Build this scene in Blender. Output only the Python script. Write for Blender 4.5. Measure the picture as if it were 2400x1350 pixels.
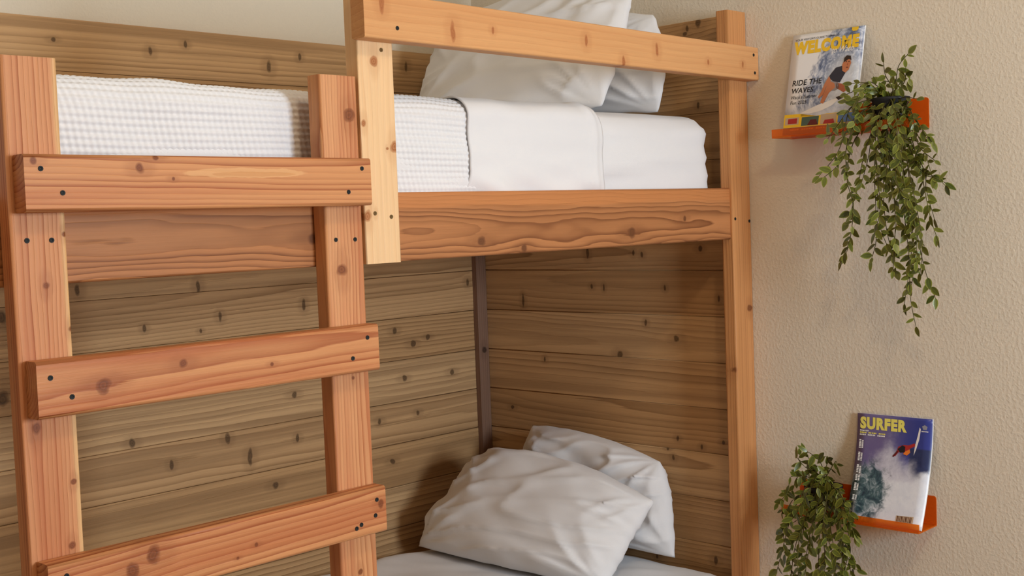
import bpy, bmesh, math, random
import numpy as np
from mathutils import Vector, Matrix, noise as mnoise

for o in list(bpy.data.objects): bpy.data.objects.remove(o, do_unlink=True)
scene = bpy.context.scene
COL = scene.collection
rnd = random.Random(7)

# ------------------------------------------------------------------ camera
CAM = Vector((-2.90839, -2.94677, 1.46858)); FPX = 2863.12
FW = Vector((0.718573, 0.693223, -0.055624)); RT = Vector((0.692290, -0.720633, -0.037718)); UP = Vector((0.066232, 0.011405, 0.997739))
cd = bpy.data.cameras.new('camera'); cam = bpy.data.objects.new('camera', cd); COL.objects.link(cam)
cd.sensor_width = 36.0; cd.lens = 36.0*FPX/2400.0; cd.clip_start = 0.02
M = Matrix((RT, UP, -FW)).transposed().to_4x4(); M.translation = CAM
cam.matrix_world = M
scene.camera = cam

def hit(u, v, ax, val):
    """point where the sight line through photo pixel (u, v) meets the plane axis = val"""
    d = FW + RT*((u-1200.0)/FPX) - UP*((v-675.0)/FPX)
    return CAM + d*((val-CAM[ax])/d[ax])

# ------------------------------------------------------------------ world, lights, exposure
w = bpy.data.worlds.new('world'); scene.world = w; w.use_nodes = True
w.node_tree.nodes['Background'].inputs[0].default_value = (0.55, 0.68, 0.9, 1)
w.node_tree.nodes['Background'].inputs[1].default_value = 0.6
vs = scene.view_settings
vs.view_transform = 'Standard'; vs.look = 'None'; vs.gamma = 1.0; vs.use_curve_mapping = False
vs.exposure = 0.12

WIN = (-1.45, -0.80, 1.15, 2.05)          # small window in the wall behind the camera: x0, x1, z0, z1
def daylight(name, sx, sy, energy, color, loc, rot):
    la = bpy.data.lights.new(name, 'AREA'); la.shape = 'RECTANGLE'; la.size = sx; la.size_y = sy; la.energy = energy; la.color = color
    lo = bpy.data.objects.new(name, la); COL.objects.link(lo); lo.location = loc; lo.rotation_euler = rot
daylight('window_front_offscreen', WIN[1]-WIN[0]-.04, WIN[3]-WIN[2]-.04, 76, (0.76, 0.88, 1.0), ((WIN[0]+WIN[1])/2, -4.62, (WIN[2]+WIN[3])/2), (math.radians(90), 0, 0))
LAMP = (-1.95, -3.15, 3.3); LAMP_STRENGTH = 56.0; LAMP_COLOR = (1.0, 0.76, 0.49)

# ------------------------------------------------------------------ helpers: objects
WM = {}
def link(o, parent=None, world=None):
    COL.objects.link(o)
    if world is None: world = Matrix.Identity(4)
    o.matrix_basis = world; WM[o.name] = world.copy()
    if parent is not None:
        o.parent = parent; o.matrix_parent_inverse = WM[parent.name].inverted()
    return o
def tag(o, label=None, cat=None, group=None, kind=None):
    if label: o['label'] = label
    if cat: o['category'] = cat
    if group: o['group'] = group
    if kind: o['kind'] = kind
    return o
def empty(name, loc):
    o = bpy.data.objects.new(name, None); o.empty_display_size = .1
    return link(o, None, Matrix.Translation(Vector(loc)))
def mesh_obj(name, verts, faces, mat, parent=None, world=None, smooth=False):
    me = bpy.data.meshes.new(name); me.from_pydata([tuple(v) for v in verts], [], faces); me.update()
    if mat: me.materials.append(mat)
    if smooth: me.polygons.foreach_set('use_smooth', [True]*len(me.polygons))
    return link(bpy.data.objects.new(name, me), parent, world)
def bm_obj(name, bm, mat, parent=None, world=None, smooth=False):
    me = bpy.data.meshes.new(name); bm.to_mesh(me); bm.free()
    if mat: me.materials.append(mat)
    if smooth: me.polygons.foreach_set('use_smooth', [True]*len(me.polygons))
    return link(bpy.data.objects.new(name, me), parent, world)
def frame(ex, ez, loc):
    ex = Vector(ex).normalized(); ez = Vector(ez).normalized(); ey = ez.cross(ex)
    m = Matrix((ex, ey, ez)).transposed().to_4x4(); m.translation = Vector(loc); return m
def box_bm(sx, sy, sz, bev=0.0, seg=2, ends=False):
    bm = bmesh.new(); bmesh.ops.create_cube(bm, size=1.0)
    bmesh.ops.scale(bm, vec=(sx, sy, sz), verts=bm.verts)
    if bev > 0:
        ed = [e for e in bm.edges if ends or abs((e.verts[0].co-e.verts[1].co).x) > 1e-6]
        bmesh.ops.bevel(bm, geom=ed, offset=bev, segments=seg, profile=0.5, affect='EDGES', clamp_overlap=True)
    return bm
def lumber(name, L, W, T, ex, ez, centre, mat, parent=None, bev=.004):
    """board: length along ex, face towards ez; centre is the middle of the board"""
    o = bm_obj(name, box_bm(L, W, T, bev, 3), mat, parent, frame(ex, ez, centre), smooth=False)
    for p in o.data.polygons:
        p.use_smooth = min(abs(abs(c)-1) for c in p.normal) > 1e-3
    return o
def slab(name, x0, x1, y0, y1, z0, z1, mat, parent=None, bev=0.0, ends=True):
    return bm_obj(name, box_bm(x1-x0, y1-y0, z1-z0, bev, 2, ends), mat, parent, Matrix.Translation(((x0+x1)/2, (y0+y1)/2, (z0+z1)/2)))

# ------------------------------------------------------------------ helpers: materials
def lin(r, g, b):
    f = lambda c: (c/255.0/12.92) if c/255.0 <= .04045 else ((c/255.0+.055)/1.055)**2.4
    return (f(r), f(g), f(b), 1.0)
class NT:
    def __init__(self, name):
        self.mat = bpy.data.materials.new(name); self.mat.use_nodes = True
        self.t = self.mat.node_tree; self.n = self.t.nodes
        self.bsdf = self.n['Principled BSDF']; self.out = self.n['Material Output']
    def set(self, sock, v):
        if hasattr(v, 'is_linked') or isinstance(v, bpy.types.NodeSocket): self.t.links.new(v, sock)
        else: sock.default_value = v
    def m(self, op, a, b=None, c=None, clamp=False):
        n = self.n.new('ShaderNodeMath'); n.operation = op; n.use_clamp = clamp
        self.set(n.inputs[0], a)
        if b is not None: self.set(n.inputs[1], b)
        if c is not None: self.set(n.inputs[2], c)
        return n.outputs[0]
    def sep(self, v):
        n = self.n.new('ShaderNodeSeparateXYZ'); self.set(n.inputs[0], v); return n.outputs
    def comb(self, x, y, z):
        n = self.n.new('ShaderNodeCombineXYZ')
        for i, q in enumerate((x, y, z)): self.set(n.inputs[i], q)
        return n.outputs[0]
    def obj(self): 
        return self.n.new('ShaderNodeTexCoord').outputs['Object']
    def mapv(self, v, scale, loc=(0, 0, 0)):
        n = self.n.new('ShaderNodeMapping'); self.set(n.inputs['Vector'], v)
        n.inputs['Scale'].default_value = scale; n.inputs['Location'].default_value = loc; return n.outputs[0]
    def noise(self, v, scale=1.0, detail=2.0, rough=.5, dist=0.0, color=False):
        n = self.n.new('ShaderNodeTexNoise'); self.set(n.inputs['Vector'], v)
        n.inputs['Scale'].default_value = scale; n.inputs['Detail'].default_value = detail
        n.inputs['Roughness'].default_value = rough; n.inputs['Distortion'].default_value = dist
        return n.outputs['Color' if color else 'Fac']
    def smooth(self, v, a, b, lo=0.0, hi=1.0):
        n = self.n.new('ShaderNodeMapRange'); n.interpolation_type = 'SMOOTHSTEP'
        self.set(n.inputs[0], v)
        for i, q in enumerate((a, b, lo, hi)): n.inputs[1+i].default_value = q
        return n.outputs[0]
    def ramp(self, v, stops):
        n = self.n.new('ShaderNodeValToRGB'); self.set(n.inputs[0], v); cr = n.color_ramp
        while len(cr.elements) < len(stops): cr.elements.new(.5)
        for e, (p, c) in zip(cr.elements, stops):
            e.position = p; e.color = c if len(c) == 4 else (*c, 1)
        return n.outputs[0]
    def mix(self, f, a, b, mode='MIX'):
        n = self.n.new('ShaderNodeMix'); n.data_type = 'RGBA'; n.blend_type = mode
        self.set(n.inputs['Factor'], f); self.set(n.inputs['A'], a); self.set(n.inputs['B'], b); return n.outputs['Result']
    def bump(self, h, dist, strength=1.0):
        n = self.n.new('ShaderNodeBump'); n.inputs['Strength'].default_value = strength
        n.inputs['Distance'].default_value = dist; self.set(n.inputs['Height'], h)
        self.t.links.new(n.outputs[0], self.bsdf.inputs['Normal'])
    def finish(self, col, rough=.5, spec=.3):
        self.set(self.bsdf.inputs['Base Color'], col); self.set(self.bsdf.inputs['Roughness'], rough)
        self.bsdf.inputs['Specular IOR Level'].default_value = spec
        return self.mat

def plain(name, col, rough=.5, spec=.3, metal=0.0):
    t = NT(name); t.bsdf.inputs['Metallic'].default_value = metal
    n = t.noise(t.mapv(t.obj(), (60, 60, 60)), 1.0, 2.0)
    return t.finish(t.mix(t.m('MULTIPLY', n, .12), col, tuple(c*.8 for c in col[:3])+(1,)), rough, spec)

def wood(name, light, dark, knotc, ring=.006, pith=(.0, -.06), tilt=(.01, .02), warp=.010, knots=(), contrast=.8,
         streak=.35, streakc=None, rough=.5, bump=.0006, seed=0.0, fibre=.10, wfreq=(1.6, 7, 7), band=None, spec=.25, stf=(.9, 22, 22), halo_amt=.26, core_amt=.92, patches=()):
    """solid wood: growth rings round a tilted pith, grain bent round knots; knots are (x, y, radius, stretch along y)"""
    t = NT(name); o = t.obj()
    x, y, z = t.sep(o)
    sv = t.mapv(o, wfreq, (seed*3.7, seed*5.1, seed*2.3))
    wc = t.sep(t.noise(sv, 1.0, 2.5, .55, 0.0, True))
    yy = t.m('ADD', t.m('MULTIPLY_ADD', x, tilt[0], -pith[0]), t.m('MULTIPLY_ADD', t.m('SUBTRACT', wc[0], .5), warp*2, y))
    zz = t.m('ADD', t.m('MULTIPLY_ADD', x, tilt[1], -pith[1]), t.m('MULTIPLY_ADD', t.m('SUBTRACT', wc[1], .5), warp*2, z))
    kn_ = t.sep(t.noise(t.mapv(o, (38, 38, 38), (seed, 1, 2)), 1.0, 2.0, .5, 0.0, True))
    jx, jy = t.m('SUBTRACT', kn_[0], .5), t.m('SUBTRACT', kn_[1], .5)
    core = None; halo = None; add = None; kr = None
    for (kx, ky, R, st) in knots:
        dx = t.m('MULTIPLY_ADD', jx, 1.3, t.m('MULTIPLY', t.m('SUBTRACT', x, kx), 1.0/R))
        dy = t.m('MULTIPLY_ADD', jy, 1.1, t.m('MULTIPLY', t.m('SUBTRACT', y, ky), 1.0/(R*st)))
        q = t.m('ADD', t.m('MULTIPLY', dx, dx), t.m('MULTIPLY', dy, dy))
        qa = t.m('ADD', t.m('MULTIPLY', t.m('MULTIPLY', dx, dx), .22), t.m('MULTIPLY', dy, dy))
        g = t.m('DIVIDE', dy, t.m('POWER', t.m('MULTIPLY_ADD', qa, .4, 1.0), 1.7))
        g = t.m('MULTIPLY', g, R*.55*max(1, st*.6))
        c = t.smooth(t.m('ADD', q, t.m('MULTIPLY', t.m('SUBTRACT', wc[2], .5), 1.2)), 1.45, .35)
        h = t.smooth(qa, 5.0, .4)
        add = g if add is None else t.m('ADD', add, g)
        core = c if core is None else t.m('MAXIMUM', core, c)
        halo = h if halo is None else t.m('MAXIMUM', halo, h)
        kr = q if kr is None else t.m('MINIMUM', kr, q)
    if add is not None: yy = t.m('SUBTRACT', yy, t.m('MULTIPLY', add, 1.0))
    r = t.m('SQRT', t.m('ADD', t.m('MULTIPLY', yy, yy), t.m('MULTIPLY', zz, zz)))
    fn = t.noise(t.mapv(o, (5, 260, 260), (seed, seed*2, 0)), 1.0, 2.0, .6)
    tt = t.m('ADD', t.m('DIVIDE', r, ring), t.m('MULTIPLY', fn, .22))
    fr = t.m('FRACT', tt)
    wn = t.n.new('ShaderNodeTexWhiteNoise'); wn.noise_dimensions = '1D'; t.set(wn.inputs['W'], t.m('ADD', t.m('FLOOR', tt), seed*17.0))
    wv = wn.outputs['Value']
    prof = t.ramp(fr, [(0, (.05,)*3), (.45, (.22,)*3), (.80, (.75,)*3), (.93, (1,)*3), (1.0, (.05,)*3)])
    stn = t.noise(t.mapv(o, stf, (seed*1.9, seed*.7, 3)), 1.0, 3.0, .55)
    amt = t.m('MULTIPLY', t.m('MULTIPLY', prof, t.m('MULTIPLY_ADD', wv, .95, .30)), t.m('MULTIPLY_ADD', stn, contrast*1.1, contrast*.35), clamp=True)
    col = t.mix(amt, light, dark)
    if streakc is None: streakc = tuple(.5*(a+b)*.85 for a, b in zip(light, dark))
    col = t.mix(t.m('MULTIPLY', t.smooth(stn, .42, .68), streak), col, streakc)
    if band is not None:
        # heartwood / sapwood boundary that wanders along the board: (y position, waviness, sapwood colour)
        bn = t.noise(t.mapv(o, (2.6, 0, 0), (seed*2.2, 0, 0)), 1.0, 1.5)
        bb = t.smooth(t.m('ADD', t.m('MULTIPLY', y, math.copysign(1, band[0])), t.m('MULTIPLY', t.m('SUBTRACT', bn, .5), band[1])), abs(band[0])-.004, abs(band[0])+.005)
        col = t.mix(t.m('MULTIPLY', bb, .85), col, band[2])
    fac = t.m('MULTIPLY_ADD', fn, fibre*2, 1.0-fibre)
    col = t.mix(1.0, col, t.comb(fac, fac, fac), 'MULTIPLY')
    for (kx, ky, rx, ry, pc) in patches:
        dx = t.m('MULTIPLY_ADD', jx, .5, t.m('MULTIPLY', t.m('SUBTRACT', x, kx), 1.0/rx)); dy = t.m('MULTIPLY_ADD', jy, .8, t.m('MULTIPLY', t.m('SUBTRACT', y, ky), 1.0/ry))
        col = t.mix(t.m('MULTIPLY', t.smooth(t.m('ADD', t.m('MULTIPLY', dx, dx), t.m('MULTIPLY', dy, dy)), 1.1, .8), .75), col, pc)
    if core is not None:
        col = t.mix(t.m('MULTIPLY', halo, halo_amt), col, tuple(.55*a+.45*b for a, b in zip(dark, knotc)))
        kk = t.m('FRACT', t.m('MULTIPLY', t.m('SQRT', kr), 2.3))
        kcol = t.mix(t.m('MULTIPLY', kk, .45), knotc, dark)
        col = t.mix(t.m('MULTIPLY', core, core_amt), col, kcol)
    if bump: t.bump(t.m('ADD', t.m('MULTIPLY', prof, -.6), fn), bump)
    return t.finish(col, rough, spec)

def fabric(name, col, bump=.0004, scale=900):
    t = NT(name); o = t.obj()
    n = t.noise(t.mapv(o, (scale,)*3), 1.0, 1.0); n2 = t.noise(t.mapv(o, (9,)*3), 1.0, 3.0)
    t.bump(t.m('ADD', t.m('MULTIPLY', n, .25), n2), bump*4, .5)
    c = t.mix(t.m('MULTIPLY', n2, .25), col, tuple(q*.93 for q in col[:3])+(1,))
    t.bsdf.inputs['Sheen Weight'].default_value = .15
    return t.finish(c, .9, .1)

# ------------------------------------------------------------------ materials
def paint():
    t = NT('textured_cream_wall_paint'); o = t.obj()
    n = t.noise(t.mapv(o, (120,)*3), 1.0, 2.0, .5); n2 = t.noise(t.mapv(o, (1.2,)*3), 1.0, 2.0)
    t.bump(t.smooth(n, .36, .74), .0011, .45)
    return t.finish(t.mix(t.m('MULTIPLY', n2, .2), lin(226, 214, 194), lin(216, 203, 181)), .75, .2)
M_WALL = paint()
def ceil_paint():
    t = NT('white_ceiling_paint'); n = t.noise(t.mapv(t.obj(), (70,)*3), 1.0, 3.0); t.bump(n, .002, .4)
    return t.finish(lin(235, 228, 215), .8, .2)
M_CEIL = ceil_paint()
M_FLOOR = wood('floor_boards_wood', lin(150, 115, 82), lin(110, 78, 52), lin(70, 45, 28), ring=.02, pith=(0, -.4), contrast=.6, seed=9)
M_SCREW = plain('black_oxide_screw', lin(26, 28, 28), .6, .3, .0)
M_SCREWB = plain('brass_screw', lin(120, 95, 60), .35, .5, .7)
M_WHITE = fabric('white_cotton', lin(232, 231, 232))
M_WAFFLE = fabric('white_waffle_cotton', lin(232, 231, 232), .0002)
def acrylic():
    t = NT('orange_acrylic')
    n = t.noise(t.mapv(t.obj(), (30,)*3), 1.0, 2.0)
    t.finish(t.mix(t.m('MULTIPLY', n, .1), lin(238, 126, 34), lin(228, 114, 26)), .22, .5)
    tr = t.n.new('ShaderNodeBsdfTransparent'); tr.inputs[0].default_value = lin(255, 196, 112)
    mx = t.n.new('ShaderNodeMixShader'); mx.inputs[0].default_value = .66
    t.t.links.new(t.bsdf.outputs[0], mx.inputs[1]); t.t.links.new(tr.outputs[0], mx.inputs[2])
    t.t.links.new(mx.outputs[0], t.out.inputs[0]); return t.mat
M_ORANGE = acrylic()
M_POT = plain('black_matt_pot', lin(34, 34, 36), .55, .35)
M_SOIL = plain('dark_moss_filler', lin(38, 36, 26), .95, .1)
def leafmat():
    t = NT('green_leaf'); uv = t.n.new('ShaderNodeUVMap'); u = t.sep(uv.outputs[0])
    edge = t.m('ABSOLUTE', t.m('MULTIPLY_ADD', u[1], 2.0, -1.0))
    rn = t.n.new('ShaderNodeObjectInfo').outputs['Random']
    n = t.noise(t.mapv(t.obj(), (140,)*3), 1.0, 2.0)
    base = t.mix(rn, lin(68, 80, 26), lin(118, 122, 46))
    base = t.mix(t.m('MULTIPLY', n, .35), base, lin(38, 54, 20))
    vein = t.smooth(edge, .10, .02)
    c = t.mix(t.m('MULTIPLY', vein, .35), base, lin(120, 138, 70))
    c = t.mix(t.m('MULTIPLY', t.smooth(edge, .5, .95), .7), c, lin(152, 156, 60))
    t.bsdf.inputs['Transmission Weight'].default_value = 0.0
    return t.finish(c, .34, .5)
M_LEAF = leafmat()
M_STEM = plain('brown_green_stem', lin(74, 66, 34), .6, .2)
M_STEM2 = plain('olive_stem', lin(98, 96, 44), .6, .2)

# ------------------------------------------------------------------ room shell
RX, RY, RZ = -5.0, -4.6, 3.45
tag(slab('floor', RX, 0, RY, 0, -.06, 0, M_FLOOR), kind='structure')
tag(slab('ceiling', RX, 0, RY, 0, RZ, RZ+.06, M_CEIL), kind='structure')
wall_right = tag(slab('wall_right', 0, .1, RY, .1, 0, RZ, M_WALL), kind='structure')
wall_back = tag(slab('wall_back', RX, 0, 0, .1, 0, RZ, M_WALL), kind='structure')
M_TRIM = plain('white_trim_paint', lin(236, 232, 224), .5)
def wall_with_window(name, wname, axis, pos, out, a0, a1, hole):
    """wall in the plane axis = pos with a window opening; out is the side the wall's thickness goes to"""
    def cubes(nm, rects, p, th, mat):
        bm = bmesh.new()
        for (a, b, c, d) in rects:
            q = bmesh.ops.create_cube(bm, size=1.0)['verts']
            sc = (b-a, th, d-c) if axis == 1 else (th, b-a, d-c); tr = ((a+b)/2, p, (c+d)/2) if axis == 1 else (p, (a+b)/2, (c+d)/2)
            bmesh.ops.scale(bm, vec=sc, verts=q); bmesh.ops.translate(bm, vec=tr, verts=q)
        return tag(bm_obj(nm, bm, mat), kind='structure')
    h0, h1, z0, z1 = hole
    cubes(name, ((a0, h0, 0, RZ), (h1, a1, 0, RZ), (h0, h1, 0, z0), (h0, h1, z1, RZ)), pos+out*.05, .1, M_WALL)
    cubes(wname, ((h0-.06, h0, z0-.06, z1+.06), (h1, h1+.06, z0-.06, z1+.06), (h0, h1, z0-.06, z0), (h0, h1, z1, z1+.06)), pos-out*.012, .03, M_TRIM)
wall_with_window('wall_front', 'window_1', 1, RY, -1, RX, 0, WIN)
tag(slab('wall_left', RX-.1, RX, RY, .1, 0, RZ, M_WALL), kind='structure')

# ceiling lamp (out of view, above and behind the camera)
lamp = tag(empty('ceiling_lamp_offscreen', (LAMP[0], LAMP[1], RZ)), 'round flush ceiling lamp with a glowing warm glass bowl', 'lamp')
def lathe(name, prof, mat, parent, world, seg=32, smooth=True):
    vs_, fs = [], []
    for (r, z) in prof:
        for k in range(seg):
            a = 2*math.pi*k/seg; vs_.append((r*math.cos(a), r*math.sin(a), z))
    for i in range(len(prof)-1):
        for k in range(seg):
            a, b = i*seg+k, i*seg+(k+1) % seg; fs.append((a, b, b+seg, a+seg))
    return mesh_obj(name, vs_, fs, mat, parent, world, smooth)
mg = bpy.data.materials.new('glowing_lamp_glass'); mg.use_nodes = True
em = mg.node_tree.nodes.new('ShaderNodeEmission'); em.inputs[0].default_value = (*LAMP_COLOR, 1); em.inputs[1].default_value = LAMP_STRENGTH
mg.node_tree.links.new(em.outputs[0], mg.node_tree.nodes['Material Output'].inputs[0])
lathe('lamp_bowl_offscreen', [(.001, -.15), (.08, -.142), (.14, -.11), (.165, -.06), (.168, -.03)], mg, lamp, Matrix.Translation((LAMP[0], LAMP[1], RZ)))
lathe('lamp_base', [(.001, -.028), (.18, -.028), (.19, -.01), (.19, 0)], M_TRIM, lamp, Matrix.Translation((LAMP[0], LAMP[1], RZ)))

# ------------------------------------------------------------------ cedar cladding on the two walls
SEAMS = [2.0126, 1.881, 1.749, 1.617, 1.486, 1.436, 1.3045, 1.172, 1.0395, .908, .777, .643, .512, .381, .25, .119, .0]
BK_KNOTS = [(968, 805, .012, 1), (1060, 872, .011, 1.1), (948, 887, .011, 1), (690, 925, .011, 1), (645, 1138, .012, 1), (925, 775, .010, 1.3),
            (920, 1082, .011, 1), (464, 672, .009, 2.8), (712, 716, .008, 3.0), (516, 742, .008, 2.4), (698, 1026, .008, 2), (310, 1040, .012, 1.6),
            (534, 1028, .010, 2), (587, 1072, .010, 3.2), (402, 1090, .008, 2.2), (1096, 662, .009, 2), (435, 104, .008, 1.6), (352, 121, .009, 2.0),
            (631, 157, .011, 2.4), (703, 134, .008, 1.8), (125, 93, .008, .8), (980, 967, .008, 1.4), (890, 988, .009, 1.4), (338, 770, .007, 2), (470, 775, .006, 1.6),
            (952, 156, .010, 2.2), (1003, 790, .010, 1.0), (8, 935, .016, 1.4), (4, 745, .014, 1.4), (180, 680, .010, 2.2)]
HB_KNOTS = [(1586, 794, .012, 1), (1453, 832, .012, 1.3), (1201, 954, .008, 1), (1226, 706, .007, 4.2), (1415, 674, .005, 3), (1376, 592, .008, 3.2),
            (1504, 597, .007, 2), (1641, 583, .008, 1.3), (1696, 1038, .007, 1.2), (1636, 52, .014, 1.8), (1605, 80, .010, .7), (1558, 675, .006, 2.4), (1684, 700, .006, 2.6),
            (1678, 1312, .010, 2.0), (1565, 1052, .006, 1.0), (1645, 1048, .007, 1.6)]
bpal = [(lin(206, 164, 116), lin(138, 100, 62)), (lin(196, 154, 106), lin(130, 92, 56)), (lin(212, 172, 124), lin(144, 106, 68))]
ktc = lin(46, 32, 18)
for i in range(len(SEAMS)-1):
    z1, z0 = SEAMS[i], SEAMS[i+1]; zc = (z0+z1)/2; W = z1-z0-.0008
    r1 = random.Random(100+i)
    # back wall: x from the corner batten to beyond the foot of the bed
    L = 2.62; xc = -.02-L/2; proud = r1.uniform(0, .0018); T = .019+proud
    kn = []
    for (u, v, R, st) in BK_KNOTS:
        p = hit(u, v, 1, -.02)
        if z0 < p.z < z1: kn.append((p.x-xc, p.z-zc, R*(.72 if st > 1.5 else .85), st))
    for k in range(1): kn.append((r1.uniform(-1.3, -.75), r1.uniform(-.05, .05), r1.uniform(.005, .01), r1.uniform(1, 2.4)))
    li, da = bpal[i % 3]
    mt = wood('cedar_plank_back_%d' % i, li, da, ktc, ring=r1.uniform(.010, .016), pith=(r1.uniform(-.10, .10), r1.uniform(-.05, -.02)), tilt=(r1.uniform(-.012, .012), r1.uniform(-.02, .02)),
              warp=.012, knots=kn, contrast=.85, streak=.85, core_amt=.8, rough=.62, bump=.0013, seed=i*1.37+1, fibre=.12, stf=(.7, 40, 40))
    lumber('plank', L, W, T, (1, 0, 0), (0, -1, 0), (xc, -T/2, zc), mt, wall_back, bev=.0016)
    # head wall
    L = 1.045; yc = -.02-L/2; proud = r1.uniform(0, .0018); T = .019+proud
    kn = []
    for (u, v, R, st) in HB_KNOTS:
        p = hit(u, v, 0, -.02)
        if z0 < p.z < z1: kn.append((yc-p.y, p.z-zc, R*(.72 if st > 1.5 else .85), st))
    kn.append((r1.uniform(-.4, .4), r1.uniform(-.05, .05), .005, 1.8))
    li, da = bpal[(i+1) % 3]
    mt = wood('cedar_plank_head_%d' % i, li, da, ktc, ring=r1.uniform(.009, .016), pith=(r1.uniform(-.08, .08), r1.uniform(-.05, -.02)), tilt=(r1.uniform(-.02, .02), r1.uniform(-.03, .03)),
              warp=.014, knots=kn, contrast=.75, streak=.65, core_amt=.8, rough=.6, bump=.0010, seed=i*2.11+40, fibre=.10, stf=(.8, 28, 28))
    lumber('plank', L, W, T, (0, -1, 0), (-1, 0, 0), (-T/2, yc, zc), mt, wall_right, bev=.0018)
M_BAT = wood('batten_wood', lin(136, 104, 84), lin(100, 70, 54), lin(44, 30, 22), ring=.007, pith=(.05, -.03), contrast=.55, seed=77,
             knots=[(hit(1150, 818, 1, -.041).z-1.0, .0, .010, 1.0)], rough=.6)
tag(lumber('trim_1', 2.0, .045, .022, (0, 0, 1), (0, -1, 0), (-.0195-.0225, -.0195-.011, 1.0), M_BAT, None, bev=.002), kind='structure')

# ------------------------------------------------------------------ bunk bed
D = 1.0636; T2 = .038; W4 = .089
bed = tag(empty('bunk_bed', (-1.1, -.55, 0)), 'wooden bunk bed of screwed lumber with ladder and guard rail in the plank-clad corner', 'bunk bed')
FIR = dict(light=lin(211, 148, 97), dark=lin(158, 86, 48))
kfir = lin(112, 60, 32)
def screw_mesh():
    bm = bmesh.new(); n = 12; r = .0043
    ring = lambda rr, z: [bm.verts.new((rr*math.cos(2*math.pi*k/n), rr*math.sin(2*math.pi*k/n), z)) for k in range(n)]
    a, b, c = ring(r, -.001), ring(r*.96, .0012), ring(r*.5, .0010); d = ring(r*.34, .0003)
    for p, q in ((a, b), (b, c), (c, d)):
        for k in range(n): bm.faces.new((p[k], p[(k+1) % n], q[(k+1) % n], q[k]))
    bm.faces.new(d)
    me = bpy.data.meshes.new('screw'); bm.to_mesh(me); bm.free(); me.materials.append(M_SCREW); return me
SCREW = screw_mesh(); SCREWB = SCREW.copy(); SCREWB.materials[0] = M_SCREWB
def screws(parent, px, yplane, me=SCREW):
    for (u, v) in px:
        p = hit(u, v, 1, yplane)
        link(bpy.data.objects.new('screw', me), parent, frame((1, 0, 0), (0, -1, 0), p))
def knots_px(px, yplane, centre, vert):
    out = []
    for (u, v, R, st) in px:
        p = hit(u, v, 1, yplane)-Vector(centre)
        out.append((p.z, -p.x, R, st) if vert else (p.x, p.z, R, st))
    return out
yR = -D-T2            # ladder rail front face
yG = yR-T2            # ladder rung front face
# ladder rails
def rail(x0, ztop, kn, sc, seed, pith, tilt, li, da, band=None):
    c = (x0+W4/2, -D-T2/2, ztop/2)
    m = wood('ladder_rail_wood_%d' % seed, li, da, kfir, ring=.0062, pith=pith, tilt=tilt, warp=.007, knots=knots_px(kn, yR, c, True), contrast=1.0, streak=.6, streakc=lin(184, 108, 68), seed=seed, rough=.5, band=band)
    r = lumber('ladder_rail', ztop, W4, T2, (0, 0, 1), (0, -1, 0), c, m, bed, bev=.0042)
    screws(r, sc, yR)
rail(-2.093, 1.748, [(108, 668, .007, 1.0), (150, 548, .005, 1.0), (170, 770, .006, 1.2), (84, 1006, .010, .8), (172, 1128, .005, 1.0), (170, 1278, .006, 1)],
     [(63, 564), (121, 563)], 3, (.07, -.03), (.006, .01), lin(211, 148, 102), lin(164, 92, 54), band=(-.0360, .006, lin(226, 182, 128)))
rail(-1.4935, 1.754, [(818, 270, .012, 1.0), (742, 350, .011, .9), (802, 632, .012, 1.0), (828, 886, .004, 1), (740, 1310, .010, 1.0), (845, 1340, .006, 1)],
     [(787, 562), (832, 561)], 5, (-.05, -.03), (.01, -.012), lin(217, 157, 108), lin(168, 97, 54))
# ladder rungs
def rung(z0, xa, xb, kn, sc, seed, pith, tilt, ring=.0062, li=FIR['light'], da=FIR['dark'], contrast=1.0, band=None, patches=()):
    c = ((xa+xb)/2, yR-T2/2, z0+W4/2)
    m = wood('ladder_rung_wood_%d' % seed, li, da, kfir, ring=ring, pith=pith, tilt=tilt, warp=.010, knots=knots_px(kn, yG, c, False), contrast=contrast, streak=.6, streakc=lin(184, 106, 64), seed=seed, rough=.48, band=band, patches=patches)
    r = lumber('ladder_rung', xb-xa, W4, T2, (1, 0, 0), (0, -1, 0), c, m, bed, bev=.0055)
    screws(r, sc, yG)
    return r
def xat(u, v): return hit(u, v, 1, yG).x
rung(1.5068, xat(58, 430), xat(870, 425), [(328, 394, .008, 1.2), (364, 370, .006, .8), (406, 419, .0035, 1), (78, 376, .006, 1)], [(95, 395), (147, 452), (848, 395), (817, 450)], 11, (.062, -.02), (.02, .012), ring=.0085, patches=[(.055, .016, .135, .0085, lin(224, 170, 116)), (.075, .014, .085, .0042, lin(206, 146, 92))])
rung(1.1908, xat(88, 920), xat(888, 811), [(243, 905, .013, 1.0), (428, 850, .009, 1.0), (638, 853, .004, 1.0)], [(118, 886), (169, 930), (861, 791), (827, 840)], 12, (.02, -.05), (-.01, .014), ring=.0072)
rung(.8774, xat(116, 1400), xat(905, 1190), [(360, 1300, .012, 1.4), (310, 1338, .012, 1.0), (601, 1277, .004, 1), (558, 1309, .003, 1), (893, 1180, .006, 1.8)], [(156, 1350), (883, 1171), (847, 1230), (880, 1208), (836, 1239)], 13, (.09, -.03), (-.012, .01), ring=.0105, contrast=1.2)
for k, z0 in enumerate((.564, .25)): rung(z0, -2.09, -1.37, [], [], 14+k, (.05, -.04), (.01, .01))

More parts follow.
